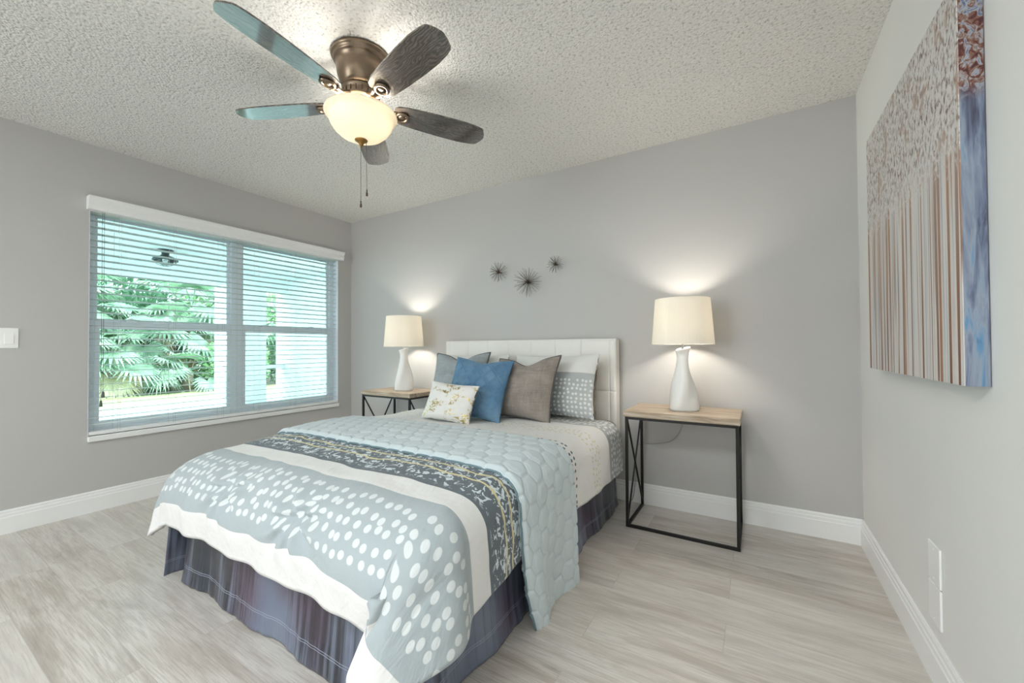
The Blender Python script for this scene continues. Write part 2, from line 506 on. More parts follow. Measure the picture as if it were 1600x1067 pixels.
# ------------------------------------------------------------------ mesh helpers
class MB:
    def __init__(s): s.v = []; s.f = []; s.uv = []; s.mi = []

    def add(s, vs, fs, uvs=None, mi=0):
        o = len(s.v); s.v += [tuple(v) for v in vs]
        s.f += [tuple(i + o for i in f) for f in fs]; s.mi += [mi] * len(fs)
        s.uv += (list(uvs) if uvs else [(0.0, 0.0)] * len(vs))
        return s

    def box(s, a, b, mi=0):
        x0, y0, z0 = a; x1, y1, z1 = b
        vs = [(x0, y0, z0), (x1, y0, z0), (x1, y1, z0), (x0, y1, z0), (x0, y0, z1), (x1, y0, z1), (x1, y1, z1), (x0, y1, z1)]
        return s.add(vs, [(0, 3, 2, 1), (4, 5, 6, 7), (0, 1, 5, 4), (1, 2, 6, 5), (2, 3, 7, 6), (3, 0, 4, 7)], mi=mi)

    def tube(s, pts, r, n=8, cap=True, mi=0):
        pts = [Vector(p) for p in pts]; m = len(pts); rs = r if isinstance(r, (list, tuple)) else [r] * m
        vs = []; prev = None
        for i, p in enumerate(pts):
            d = (pts[min(i + 1, m - 1)] - pts[max(i - 1, 0)]).normalized()
            if prev is None:
                a = Vector((0, 0, 1)) if abs(d.z) < 0.9 else Vector((1, 0, 0)); x = d.cross(a).normalized()
            else:
                x = (prev - d * prev.dot(d)).normalized()
            prev = x; y = d.cross(x)
            for k in range(n):
                t = 2 * PI * k / n; vs.append(p + (x * math.cos(t) + y * math.sin(t)) * rs[i])
        fs = []
        for i in range(m - 1):
            for k in range(n):
                k2 = (k + 1) % n; fs.append((i * n + k, i * n + k2, (i + 1) * n + k2, (i + 1) * n + k))
        if cap: fs += [tuple(range(n - 1, -1, -1)), tuple((m - 1) * n + k for k in range(n))]
        return s.add(vs, fs, mi=mi)

    def bar(s, a, b, w):  # square section bar
        a = Vector(a); b = Vector(b); d = (b - a).normalized()
        up = Vector((0, 0, 1)) if abs(d.z) < 0.9 else Vector((1, 0, 0))
        x = d.cross(up).normalized() * w / 2; y = d.cross(x).normalized() * w / 2
        vs = [a + x + y, a - x + y, a - x - y, a + x - y, b + x + y, b - x + y, b - x - y, b + x - y]
        return s.add(vs, [(0, 1, 2, 3), (7, 6, 5, 4), (0, 4, 5, 1), (1, 5, 6, 2), (2, 6, 7, 3), (3, 7, 4, 0)])

    def lathe(s, prof, c=(0, 0, 0), n=32, shape=None, mi=0):
        vs = []
        for j, (r, z) in enumerate(prof):
            for k in range(n):
                a = 2 * PI * k / n; q = shape(a, j / (len(prof) - 1)) if shape else 1.0
                vs.append((c[0] + r * q * math.cos(a), c[1] + r * q * math.sin(a), c[2] + z))
        fs = []
        for j in range(len(prof) - 1):
            for k in range(n):
                k2 = (k + 1) % n; fs.append((j * n + k, j * n + k2, (j + 1) * n + k2, (j + 1) * n + k))
        return s.add(vs, fs, mi=mi)

    def sphere(s, c, r, n=16, m=10, sc=(1, 1, 1)):
        prof = [(max(1e-4, r * math.sin(PI * j / m)), -r * math.cos(PI * j / m)) for j in range(m + 1)]
        o = len(s.v); s.lathe(prof, (0, 0, 0), n)
        for i in range(o, len(s.v)):
            v = s.v[i]; s.v[i] = (c[0] + v[0] * sc[0], c[1] + v[1] * sc[1], c[2] + v[2] * sc[2])
        return s

    def prism(s, poly, fn):   # poly: list of 2d, fn(p, end) -> 3d for end 0/1
        n = len(poly); vs = [fn(p, 0) for p in poly] + [fn(p, 1) for p in poly]
        fs = [tuple(range(n - 1, -1, -1)), tuple(range(n, 2 * n))] + [(i, (i + 1) % n, n + (i + 1) % n, n + i) for i in range(n)]
        return s.add(vs, fs)

    def grid(s, fn, us, vs_, uvfn=None):
        nu, nv = len(us), len(vs_); pts = []; uvs = []
        for u in us:
            for v in vs_:
                pts.append(fn(u, v)); uvs.append(uvfn(u, v) if uvfn else (u, v))
        fs = [(i * nv + j, (i + 1) * nv + j, (i + 1) * nv + j + 1, i * nv + j + 1) for i in range(nu - 1) for j in range(nv - 1)]
        return s.add(pts, fs, uvs)

    def build(s, name, mat, parent=None, smooth=False, loc=None, bevel=0.0, solid=0.0, subsurf=0, recalc=True):
        me = bpy.data.meshes.new(name)
        off = Vector((0, 0, 0))
        if parent is not None:
            p = parent
            while p is not None: off = off + p.location; p = p.parent
        if loc is not None: off = Vector(loc)
        me.from_pydata([Vector(v) - off for v in s.v], [], s.f); me.update()
        uvl = me.uv_layers.new(name='UVMap')
        for lp in me.loops: uvl.data[lp.index].uv = s.uv[lp.vertex_index]
        for mt in (mat if isinstance(mat, (list, tuple)) else [mat]): me.materials.append(mt)
        for pg, mi in zip(me.polygons, s.mi): pg.material_index = mi
        if recalc:
            bm = bmesh.new(); bm.from_mesh(me); bmesh.ops.recalc_face_normals(bm, faces=bm.faces); bm.to_mesh(me); bm.free()
        if smooth:
            for pg in me.polygons: pg.use_smooth = True
        o = bpy.data.objects.new(name, me); COL.objects.link(o)
        if parent is not None: o.parent = parent
        elif loc is not None: o.location = loc
        if bevel:
            b = o.modifiers.new('bevel', 'BEVEL'); b.width = bevel; b.segments = 2; b.limit_method = 'ANGLE'; b.harden_normals = False
        if solid:
            b = o.modifiers.new('solid', 'SOLIDIFY'); b.thickness = solid; b.offset = -1.0
        if subsurf:
            b = o.modifiers.new('sub', 'SUBSURF'); b.levels = subsurf; b.render_levels = subsurf
        return o


def tag(o, label=None, cat=None, group=None, kind=None):
    if label: o['label'] = label
    if cat: o['category'] = cat
    if group: o['group'] = group
    if kind: o['kind'] = kind
    return o


def thing(name, loc, label, cat, group=None, kind=None):
    o = bpy.data.objects.new(name, None); COL.objects.link(o); o.location = loc; o.empty_display_size = 0.1
    return tag(o, label, cat, group, kind)


def struct(mb, name, mat, label, cat, **kw): return tag(mb.build(name, mat, **kw), label, cat, kind='structure')


def copy_tree(o, parent=None):
    c = o.copy(); COL.objects.link(c)
    if parent is not None: c.parent = parent
    for ch in list(o.children): copy_tree(ch, c)
    return c


def lerp(a, b, t): return a + (b - a) * t


def sm(x, a, b):
    t = max(0.0, min(1.0, (x - a) / (b - a))); return t * t * (3 - 2 * t)


def interp(x, xs, ys):
    if x <= xs[0]: return ys[0]
    for i in range(len(xs) - 1):
        if x <= xs[i + 1]:
            t = (x - xs[i]) / (xs[i + 1] - xs[i]); t = t * t * (3 - 2 * t); return lerp(ys[i], ys[i + 1], t)
    return ys[-1]


def lin_range(a, b, n): return [a + (b - a) * i / (n - 1) for i in range(n)]


# ------------------------------------------------------------------ room shell
YB = -7.0                      # rear wall
TW = 0.16
struct(MB().box((-TW, YB, -0.15), (W + TW, TW, 0.0)), 'floor', M['floor'], 'pale grey wood plank floor of the bedroom', 'floor')
struct(MB().box((-TW, YB, H), (W + TW, TW, H + 0.2)), 'ceiling', M['ceiling'], 'white popcorn textured ceiling', 'ceiling')
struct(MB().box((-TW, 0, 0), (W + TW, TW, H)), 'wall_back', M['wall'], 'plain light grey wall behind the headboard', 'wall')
struct(MB().box((W, YB, 0), (W + TW, 0, H)), 'wall_right', M['wall_right'], 'plain grey wall holding the painting, coloured lighter to look lit', 'wall')
WY0, WY1, WZ0, WZ1 = -2.018, -0.160, 0.50, 2.05
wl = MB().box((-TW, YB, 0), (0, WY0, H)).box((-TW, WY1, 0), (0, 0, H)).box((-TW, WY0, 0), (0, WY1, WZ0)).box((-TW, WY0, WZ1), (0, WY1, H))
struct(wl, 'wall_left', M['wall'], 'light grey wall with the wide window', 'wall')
struct(MB().box((-TW, YB - TW, -0.15), (W + TW, YB, H + 0.2)), 'wall_rear', M['wall'], 'grey wall far behind the camera', 'wall')

BH, BT = 0.1365, 0.015
prof = [(0, 0), (BT, 0), (BT, 0.094), (BT - 0.003, 0.098), (BT - 0.003, 0.113), (BT - 0.006, 0.117), (BT - 0.006, 0.130), (BT - 0.010, BH), (0, BH)]
struct(MB().prism(prof, lambda p, e: (p[0], (YB, 0)[e], p[1])), 'baseboard_left', M['trim'], 'white stepped baseboard under the window', 'baseboard')
struct(MB().prism(prof, lambda p, e: ((0, W)[e], -p[0], p[1])), 'baseboard_back', M['trim'], 'white stepped baseboard behind the bed', 'baseboard')
struct(MB().prism(prof, lambda p, e: (W - p[0], (YB, 0)[e], p[1])), 'baseboard_right', M['trim'], 'white stepped baseboard along the right hand wall', 'baseboard')
struct(MB().box((-0.06, WY0, WZ0 - 0.036), (0.022, WY1, WZ0)), 'window_sill', M['trim'], 'narrow white sill below the blind', 'window sill', bevel=0.004)


# ------------------------------------------------------------------ windows
def window(n, y0, y1, label):
    r = thing('window_%d' % n, (-0.10, (y0 + y1) / 2, WZ0), label, 'window', kind='structure')
    x0, x1 = -0.135, -0.075
    f = MB()
    fw = 0.045
    f.box((x0, y0, WZ0), (x1, y0 + fw, WZ1)).box((x0, y1 - fw, WZ0), (x1, y1, WZ1)).box((x0, y0 + fw, WZ0), (x1, y1 - fw, WZ0 + 0.04)).box((x0, y0 + fw, WZ1 - 0.04), (x1, y1 - fw, WZ1))
    f.build('window_frame', M['sash'], r, bevel=0.004)
    a, b = y0 + fw, y1 - fw; mz = 1.262; sw = 0.028
    up = MB().box((-0.125, a, mz - 0.02), (-0.105, b, mz + 0.025)).box((-0.125, a, WZ1 - 0.07), (-0.105, b, WZ1 - 0.04)).box((-0.125, a, mz + 0.025), (-0.105, a + 0.02, WZ1 - 0.07)).box((-0.125, b - 0.02, mz + 0.025), (-0.105, b, WZ1 - 0.07))
    us = up.build('upper_sash', M['sash'], r, bevel=0.003)
    MB().box((-0.117, a + 0.02, mz + 0.025), (-0.113, b - 0.02, WZ1 - 0.07)).build('glass_pane', M['glass'], us)
    lo = MB().box((-0.103, a, mz - 0.045), (-0.078, b, mz + 0.008)).box((-0.103, a, WZ0 + 0.04), (-0.078, b, WZ0 + 0.085)).box((-0.103, a, WZ0 + 0.085), (-0.078, a + sw, mz - 0.045)).box((-0.103, b - sw, WZ0 + 0.085), (-0.078, b, mz - 0.045))
    ls = lo.build('lower_sash', M['sash'], r, bevel=0.003)
    MB().box((-0.093, a + sw, WZ0 + 0.085), (-0.089, b - sw, mz - 0.045)).build('glass_pane', M['glass'], ls)
    for fy in (0.26, 0.74):
        yy = lerp(y0, y1, fy)
        MB().box((-0.098, yy - 0.03, mz + 0.008), (-0.080, yy + 0.03, mz + 0.016)).tube([(-0.089, yy - 0.035, mz + 0.018), (-0.089, yy, mz + 0.026), (-0.089, yy + 0.03, mz + 0.018)], 0.007, 8).build('latch', M['sash'], r, smooth=False)
    return r


window(1, WY0, -1.095, 'left hung window looking onto the palms')
window(2, -1.095, WY1, 'right hung window looking onto the white porch wall')

lin_ = MB().box((-TW, WY0, WZ0), (-0.001, WY0 + 0.004, WZ1)).box((-TW, WY1 - 0.004, WZ0), (-0.001, WY1, WZ1)).box((-TW, WY0, WZ1 - 0.004), (-0.001, WY1, WZ1))
struct(lin_, 'window_jamb', M['sash'], 'white painted lining of the window opening', 'window lining')
# blind over both windows
bl = thing('window_blind', (0.0, (WY0 + WY1) / 2, WZ0), 'white wide slat blind lowered and open across the whole window', 'blind')
vprof = [(0.0, 2.000), (0.040, 2.000), (0.040, 2.016), (0.048, 2.030), (0.048, 2.058), (0.058, 2.074), (0.058, 2.088), (0.0, 2.088)]
MB().prism(vprof, lambda p, e: (p[0], (-2.032, -0.118)[e], p[1])).build('valance', M['trim'], bl)
sl = MB()
NS = 33
for i in range(NS):
    z = 0.570 + i * (1.985 - 0.570) / (NS - 1)
    pts = []
    for k in range(5):
        q = k / 4.0; x = -0.056 + 0.050 * q; pts.append((x, z + 0.003 * math.sin(PI * q) + (q - 0.5) * 0.004))
    up_ = [(x, zz + 0.0017) for x, zz in pts]
    poly = pts + up_[::-1]
    sl.prism(poly, lambda p, e: (p[0], (WY0 + 0.006, WY1 - 0.006)[e], p[1]))
sl.build('slats', M['slat'], bl)
MB().box((-0.056, WY0 + 0.006, 0.502), (-0.004, WY1 - 0.006, 0.526)).build('bottom_rail', M['trim'], bl, bevel=0.004)
MB().box((-0.056, WY0 + 0.004, 1.995), (-0.004, WY1 - 0.004, 2.045)).build('head_rail', M['trim'], bl)
for yc in (-1.87, -1.56, -1.235, -0.95, -0.62, -0.30):
    m = MB()
    for dx, dy in ((-0.058, -0.012), (-0.003, 0.0), (-0.003, 0.012)):
        m.tube([(dx, yc + dy, 0.52), (dx, yc + dy, 2.0)], 0.0009, 5)
    m.build('ladder_cord', M['cord'], bl)
for yc, ze in ((-1.947, 0.775), (-1.957, 0.715)):
    c = MB().tube([(0.006, yc, ze), (0.006, yc, 2.0)], 0.0013, 5).build('lift_cord', M['dark_cord'], bl)
    MB().lathe([(0.002, 0.018), (0.006, 0.012), (0.009, -0.022), (0.0085, -0.026), (0.001, -0.026)], (0.006, yc, ze), 10).build('tassel', M['dark_cord'], c, smooth=True)

# ------------------------------------------------------------------ exterior
ex = [('porch_floor', MB().box((-6.9, -4.5, -0.2), (-TW, 5.0, -0.08)), 'concrete', 'bright pale concrete porch floor outside the window', 'ground'),
      ('lawn', MB().box((-9.4, -7, -0.25), (-6.9, 12, -0.09)), 'lawn', 'strip of dry grass between the porch and the palms', 'lawn'),
      ('planting_bed', MB().box((-22, -12, -0.3), (-9.4, 22, -0.1)), 'soil', 'leaf covered ground under the palms', 'ground'),
      ('porch_ceiling', MB().box((-3.5, -4.5, 2.22), (-TW, 1.25, 2.40)), 'stucco', 'white porch ceiling seen through the blind', 'ceiling'),
      ('porch_beam', MB().box((-3.4, -4.5, 2.045), (-3.05, 1.05, 2.22)), 'stucco', 'white beam along the outer edge of the porch', 'beam'),
      ('porch_column', MB().box((-3.40, 0.10, -0.1), (-3.0, 0.665, 2.045)), 'stucco', 'square white porch column behind the window mullion', 'column'),
      ('wall_porch', MB().box((-3.43, 1.05, -0.1), (-TW, 1.25, 2.22)), 'stucco', 'white end wall of the porch beyond the right window', 'wall'),
      ('porch_rail', MB().box((-3.26, 0.665, 0.745), (-3.14, 1.05, 0.80)), 'stucco', 'short white rail between porch column and end wall', 'rail')]
for nm, mb, mt, lb, ct in ex: struct(mb, nm, M[mt], lb, ct)

pl = thing('porch_light', (-2.05, -0.95, 2.22), 'dark caged flush light hanging from the porch ceiling', 'outdoor light')
c = (-2.05, -0.95, 0)
PK = 0.64


def psc(m):   # scale the fitting about its ceiling mount
    m.v = [(c[0] + (v[0] - c[0]) * PK, c[1] + (v[1] - c[1]) * PK, 2.22 + (v[2] - 2.22) * PK) for v in m.v]; return m


psc(MB().lathe([(0.001, 2.22), (0.115, 2.22), (0.12, 2.205), (0.105, 2.19), (0.001, 2.19)], c, 28)).build('canopy', M['dark_bronze_lamp'], pl, smooth=True)
psc(MB().lathe([(0.055, 2.19), (0.055, 2.135), (0.075, 2.105), (0.001, 2.105)], c, 24)).build('neck', M['dark_bronze_lamp'], pl, smooth=True)
psc(MB().lathe([(0.06, 2.11), (0.12, 2.095), (0.175, 2.06), (0.19, 2.025), (0.183, 2.022), (0.17, 2.052), (0.115, 2.085), (0.06, 2.10)], c, 32)).build('lamp_shade', M['dark_bronze_lamp'], pl, smooth=True)
psc(MB().lathe([(0.12, 2.05), (0.125, 2.01), (0.10, 1.97), (0.05, 1.95), (0.001, 1.945)], c, 28)).build('glass_bowl', M['clear_glass'], pl, smooth=True)
cg = MB()
for k in range(6):
    a = k * PI / 3
    cg.tube([(c[0] + r * math.cos(a), c[1] + r * math.sin(a), z) for r, z in ((0.15, 2.04), (0.155, 2.0), (0.12, 1.955), (0.05, 1.93), (0.0, 1.928))], 0.004, 6)
cg.tube([(c[0] + 0.152 * math.cos(k * PI / 12), c[1] + 0.152 * math.sin(k * PI / 12), 1.995) for k in range(25)], 0.004, 6)
psc(cg).build('wire_cage', M['dark_bronze_lamp'], pl)
psc(MB().sphere((c[0], c[1], 2.03), 0.045)).build('light_bulb', M['white_plastic'], pl, smooth=True)


def fan_palm(loc, h, nf, R, seed, label, mat='palm', dry=0):
    rnd = random.Random(seed)
    t = thing('fan_palm', loc, label, 'palm', 'fan palms beyond the porch')
    x0, y0, z0 = loc
    MB().tube([(x0, y0, z0), (x0 + 0.03, y0, z0 + h * 0.5), (x0, y0 + 0.03, z0 + h)], [0.16, 0.13, 0.12], 10).build('trunk', M['bark'], t, smooth=True)
    groups = {'fronds': MB(), 'dry_fronds': MB()}
    for i in range(nf):
        az = i * 2.39996 + rnd.uniform(-0.3, 0.3); el = rnd.uniform(-0.5, 1.1)
        m = groups['dry_fronds'] if i < dry else groups['fronds']
        if i < dry: el = rnd.uniform(-1.1, -0.6)
        d = Vector((math.cos(az) * math.cos(el), math.sin(az) * math.cos(el), math.sin(el)))
        L = rnd.uniform(0.5, 0.9) * R
        st = Vector((x0, y0, z0 + h)); hub = st + d * L + Vector((0, 0, -0.08 * L))
        m.tube([st, st + d * L * 0.5 + Vector((0, 0, 0.03)), hub], [0.02, 0.014, 0.010], 5)
        side = d.cross(Vector((0, 0, 1))).normalized(); upv = side.cross(d).normalized()
        tilt = rnd.uniform(0.2, 0.9)
        dd = (d * math.cos(tilt) - upv * math.sin(tilt)).normalized()
        nrm = side.cross(dd).normalized()
        ns = 26
        for k in range(ns):
            a = lerp(-2.2, 2.2, k / (ns - 1)) + rnd.uniform(-0.03, 0.03)
            dirv = dd * math.cos(a) + side * math.sin(a)
            ll = R * 0.62 * (0.75 + 0.25 * math.cos(a)) * rnd.uniform(0.9, 1.05)
            w = 0.030 * R; perp = nrm.cross(dirv).normalized()
            p0 = hub; p1 = hub + dirv * ll * 0.55 + nrm * 0.03; p2 = hub + dirv * ll + Vector((0, 0, -0.22 * ll * (1 + (i < dry))))
            vs = [p0, p1 + perp * w, p1 - nrm * w * 0.5, p1 - perp * w, p2]
            m.add(vs, [(0, 1, 2), (0, 2, 3), (1, 4, 2), (2, 4, 3)])
    groups['fronds'].build('fronds', M[mat], t, recalc=False)
    if dry: groups['dry_fronds'].build('dry_fronds', M['palm_dry'], t, recalc=False)
    return t


def shrub(loc, rx, ry, rz, n, leaf, seed, label, mat):
    rnd = random.Random(seed)
    t = thing('leafy_shrub', loc, label, 'shrub', 'shrubs beyond the porch')
    x0, y0, z0 = loc; st = MB()
    for k in range(6):
        a = rnd.uniform(0, 2 * PI); st.tube([(x0, y0, z0), (x0 + math.cos(a) * rx * 0.3, y0 + math.sin(a) * ry * 0.3, z0 + rz), (x0 + math.cos(a) * rx * 0.6, y0 + math.sin(a) * ry * 0.6, z0 + rz * 1.6)], [0.03, 0.02, 0.008], 6)
    st.build('stems', M['bark'], t)
    m = MB()
    for i in range(n):
        while True:
            p = Vector((rnd.uniform(-1, 1), rnd.uniform(-1, 1), rnd.uniform(-1, 1)))
            if 0.45 < p.length < 1: break
        lump = 1 + 0.25 * noise.noise(p * 2.2 + Vector((seed, 0, 0)))
        c = Vector((x0 + p.x * rx * lump, y0 + p.y * ry * lump, max(z0 + 0.03, z0 + rz + p.z * rz * lump)))
        d = (p.normalized() + Vector((rnd.uniform(-.8, .8), rnd.uniform(-.8, .8), rnd.uniform(-.6, .6)))).normalized()
        s = d.cross(Vector((rnd.uniform(-1, 1), rnd.uniform(-1, 1), rnd.uniform(-1, 1)))).normalized()
        l = leaf * rnd.uniform(0.7, 1.3); w = l * 0.28; nn = d.cross(s)
        m.add([c, c + d * l * 0.5 + s * w, c + d * l - nn * l * 0.15, c + d * l * 0.5 - s * w], [(0, 1, 2), (0, 2, 3)])
    m.build('foliage', M[mat], t, recalc=False)
    return t


fan_palm((-10.2, 0.6, -0.1), 1.0, 20, 1.25, 1, 'low fan palm with broad pale fronds at the left of the view', dry=3)
fan_palm((-11.2, 1.9, -0.1), 1.6, 22, 1.35, 2, 'fan palm with drooping dry fronds in the middle of the left window', dry=5)
fan_palm((-9.9, 2.1, -0.1), 0.55, 15, 1.0, 3, 'short fan palm with upright fronds at the lawn edge', dry=2)
fan_palm((-12.3, 0.2, -0.1), 2.4, 24, 1.5, 4, 'tall fan palm rising behind the low palms on the left', dry=4)
fan_palm((-12.6, 3.2, -0.1), 2.5, 24, 1.5, 5, 'tall fan palm behind the bright green shrub', dry=3)
fan_palm((-11.5, 4.9, -0.1), 2.0, 22, 1.4, 6, 'fan palm seen in the gap beside the porch column', dry=2)
fan_palm((-10.8, -0.9, -0.1), 1.7, 20, 1.4, 8, 'fan palm at the far left edge of the window', dry=2)
shrub((-10.0, 3.4, -0.1), 0.85, 0.85, 0.75, 2600, 0.13, 11, 'rounded bright green shrub on the right of the left window', 'shrub')
shrub((-9.9, 4.9, -0.1), 0.7, 0.7, 0.9, 1800, 0.12, 12, 'leafy shrub seen through the gap by the porch column', 'shrub_dark')
shrub((-14.0, -1.5, -0.1), 2.0, 2.2, 1.6, 3600, 0.26, 13, 'large dark shrub at the back behind the far left palm', 'shrub_dark')
shrub((-14.5, 2.0, -0.1), 1.9, 2.3, 1.5, 3800, 0.26, 14, 'large dark shrub at the back between the tall palms', 'shrub_dark')
shrub((-17.5, 2.2, -0.1), 2.2, 3.4, 2.5, 4600, 0.30, 16, 'tall dark shrub rising behind all the palms in the middle', 'shrub_dark')
shrub((-17.5, -2.6, -0.1), 2.2, 3.2, 2.4, 4200, 0.30, 17, 'tall pale green shrub rising behind the far left palm', 'shrub')
shrub((-14.2, 5.6, -0.1), 2.0, 2.4, 1.9, 3800, 0.26, 15, 'large pale green shrub at the back on the right', 'shrub')

# ------------------------------------------------------------------ bed
BX0, BX1, BY0, BY1 = 1.445, 2.945, -0.10, -2.00
bed = thing('bed', (2.2, -1.0, 0), 'double bed with a tall white upholstered headboard against the wall', 'bed')
HX0, HX1, HZ, HY0, HY1 = 1.425, 2.945, 1.130, -0.018, -0.100


def headboard():
    m = MB()
    cols = [HX0 + 0.045] + [HX0 + 0.045 + (HX1 - HX0 - 0.09) * k / 7 for k in range(1, 7)] + [HX1 - 0.045]
    rows = [0.34, 0.765, HZ - 0.0]
    def yf(x, z):
        dx = min(abs(x - cx) for cx in cols); dz = min(abs(z - rz) for rz in (0.365, 0.765))
        ed = min(x - HX0, HX1 - x, HZ - z)
        g = 0.003 * math.exp(-(dx / 0.004) ** 2) + 0.003 * math.exp(-(dz / 0.004) ** 2)
        puff = 0.003 * (1 - math.exp(-min(dx, dz) / 0.03))
        rnd = 0.010 * (1 - min(1.0, ed / 0.010)) ** 2 if ed < 0.010 else 0.0
        return HY1 + g - puff + rnd
    xs = sorted(set([HX0 + (HX1 - HX0) * i / 190 for i in range(191)] + [cx + d for cx in cols for d in (-0.006, -0.003, 0, 0.003, 0.006)]))
    xs = [x for x in xs if HX0 <= x <= HX1]
    zs = sorted(set([0.30 + (HZ - 0.30) * i / 60 for i in range(61)] + [rz + d for rz in (0.365, 0.765) for d in (-0.006, -0.003, 0, 0.003, 0.006)]))
    m.grid(lambda x, z: (x, yf(x, z), z), xs, zs)
    # sides, top, back
    o = len(m.v)
    m.grid(lambda a, z: (HX0, lerp(yf(HX0, z), HY0, a), z), [0, 0.2, 1], zs)
    m.grid(lambda a, z: (HX1, lerp(yf(HX1, z), HY0, a), z), [0, 0.2, 1], zs)
    m.grid(lambda x, a: (x, lerp(yf(x, HZ), HY0, a), HZ), xs, [0, 0.2, 1])
    m.add([(HX0, HY0, 0.3), (HX1, HY0, 0.3), (HX1, HY0, HZ), (HX0, HY0, HZ)], [(0, 1, 2, 3)])
    return m


hb = headboard().build('headboard', M['white_leather'], bed, smooth=True)
for x in (HX0 + 0.08, HX1 - 0.14):
    MB().box((x, -0.07, 0.0), (x + 0.06, -0.03, 0.32)).build('headboard_leg', M['black_metal'], bed)
MB().box((BX0 + 0.01, BY1 + 0.02, 0.10), (BX1 - 0.01, -0.115, 0.33)).build('box_spring', M['mattress'], bed, bevel=0.02)
MB().box((BX0 + 0.01, BY1 + 0.04, 0.335), (BX1 - 0.01, -0.115, 0.535)).build('mattress', M['mattress'], bed, bevel=0.04)
for x in (BX0 + 0.2, BX1 - 0.2):
    for y in (-0.25, BY1 + 0.2):
        MB().tube([(x, y, 0.0), (x, y, 0.105)], 0.02, 10).build('bed_leg', M['black_metal'], bed)

# fitted sheet (taupe, shows at the head corner)
def sheet_pt(x, y):
    cx = (BX0 + BX1) / 2; hw = (BX1 - BX0) / 2
    return x, y
fs = MB()
def fsp(s, t):
    xa, xb = BX0 + 0.055, BX1 - 0.045
    e = s - xb if s > xb else (xa - s if s < xa else 0.0)
    sg = 1 if s > xb else -1
    r = 0.055; z = 0.562
    if e <= 0: return (s, -t, z)
    a = min(e / r, PI / 2); x = (xb if sg > 0 else xa) + sg * r * math.sin(a); z -= r * (1 - math.cos(a)) + max(0, e - r * PI / 2)
    return (x, -t, z)
fs.grid(fsp, lin_range(BX0 - 0.14, BX1 + 0.14, 70), lin_range(0.118, 0.62, 20))
tag(fs.build('fitted_sheet', M['taupe'], smooth=True, loc=(2.2, -0.3, 0.54), solid=0.006), 'taupe fitted sheet showing at the head of the mattress beside the headboard', 'sheet')


# ---- comforter drape
XA, XB, TF = 1.500, 2.905, 1.845
SMAX_R, SMAX_L, TMAX = XB + 0.375, XA - 0.375, TF + 0.435


def ztop(s, t):
    z = interp(t, [0.1, 0.30, 0.7, 1.05, 1.3, 1.55, 1.845], [0.588, 0.598, 0.602, 0.615, 0.622, 0.612, 0.588])
    q = (s - (XA + XB) / 2) / ((XB - XA) / 2); q = max(-1, min(1, q))
    return z - 0.012 * abs(q) ** 3


def drape(s, t, off=0.0, wr=1.0):
    ex = s - XB if s > XB else (s - XA if s < XA else 0.0)
    ey = t - TF if t > TF else 0.0
    nx = min(max(s, XA), XB); ny = min(t, TF)
    d = math.hypot(ex, ey); z0 = ztop(nx, ny)
    if ex and ey:
        u_, v_ = abs(ex) / 0.375, ey / 0.435; rnd = max(u_, v_) / math.hypot(u_, v_)
        d *= lerp(1.0, rnd, 0.45 if ex < 0 else 0.25)
    top_n = noise.noise(Vector((s * 2.6, t * 3.2, 0.3))) * 0.010 + noise.noise(Vector((s * 7, t * 9, 1.3))) * 0.004
    top_n *= wr
    if d < 1e-6: return Vector((nx, -ny, z0 + top_n + off))
    cx, cy = ex / d, ey / d
    th = math.atan2(cy, abs(cx))                     # 0 side .. pi/2 foot
    w = math.sin(th) ** 2
    r = lerp(0.115, 0.235, w); cb = math.sin(2 * th) ** 2
    arc = r * PI / 2
    if d < arc:
        a = d / r; h = r * math.sin(a); v = r * (1 - math.cos(a)); nz = math.cos(a); nh = math.sin(a)
    else:
        e = d - arc; fl = 0.06 + (0.28 if ex > 0 else 0.15) * cb; h = r + e * fl; v = r + e * math.sqrt(1 - fl * fl); nz = 0.05; nh = 1.0
    k = sm(d, 0.03, 0.40)
    # perimeter coordinate for the folds
    if th > PI / 2 - 1e-6: q = s
    else: q = (XB + (PI / 2 - th) * 0.45 + (TF - min(t, TF))) if ex > 0 else (XA - (PI / 2 - th) * 0.45 - (TF - min(t, TF)))
    fold = (0.006 * math.sin(q * 19 + 0.6) + 0.004 * math.sin(q * 33 + 2.0) + 0.014 * noise.noise(Vector((q * 3.5, d * 2, 5.0)))) * k * wr
    fold *= lerp(0.55, 1.0, w)
    big = (0.014 * cb * math.sin((PI / 2 - th) * 8.0 - 2.8) if ex > 0 else 0.020 * cb * math.sin((PI / 2 - th) * 8.0 + 1.5)) * k * wr
    bulge = 0.020 * math.sin(min(1.0, d / 0.43) * PI) * w
    # billow of the two foot corners
    corner = cb * k * (0.045 if ex > 0 else 0.050)
    # gathered tuck on the foot face
    if th > 1.2:
        for (sx, dd, am) in ((2.42, 0.22, 0.040), (1.93, 0.20, 0.026)):
            rr = math.hypot((s - sx) * 1.0, (d - dd) * 1.3)
            ang = math.atan2(d - dd, s - sx)
            fold -= am * math.exp(-(rr / 0.05) ** 2)
            fold += 0.015 * math.sin(ang * 8) * math.exp(-((rr - 0.09) / 0.07) ** 2)
    hh = h + fold + big + bulge + corner + off * nh
    zz = z0 - v + top_n * (1 - k) + off * nz + 0.008 * k * noise.noise(Vector((q * 5, 0, 9.0))) * wr
    dx = dy = 0.0
    if ex > 0 and ey > 0:       # the spare cloth of the near corner falls forward over the foot
        bmp = math.exp(-((th - 1.02) / 0.36) ** 2)
        dx = -0.21 * bmp * (d / 0.5) ** 1.1 * sm(d, 0.0, 0.25)
        dy = 0.085 * math.exp(-((th - 0.80) / 0.42) ** 2) * sm(d, 0.05, 0.45)
    return Vector((nx + cx * hh + dx, -(ny + cy * hh + dy), zz))


def hem(s, t): return (s, t)


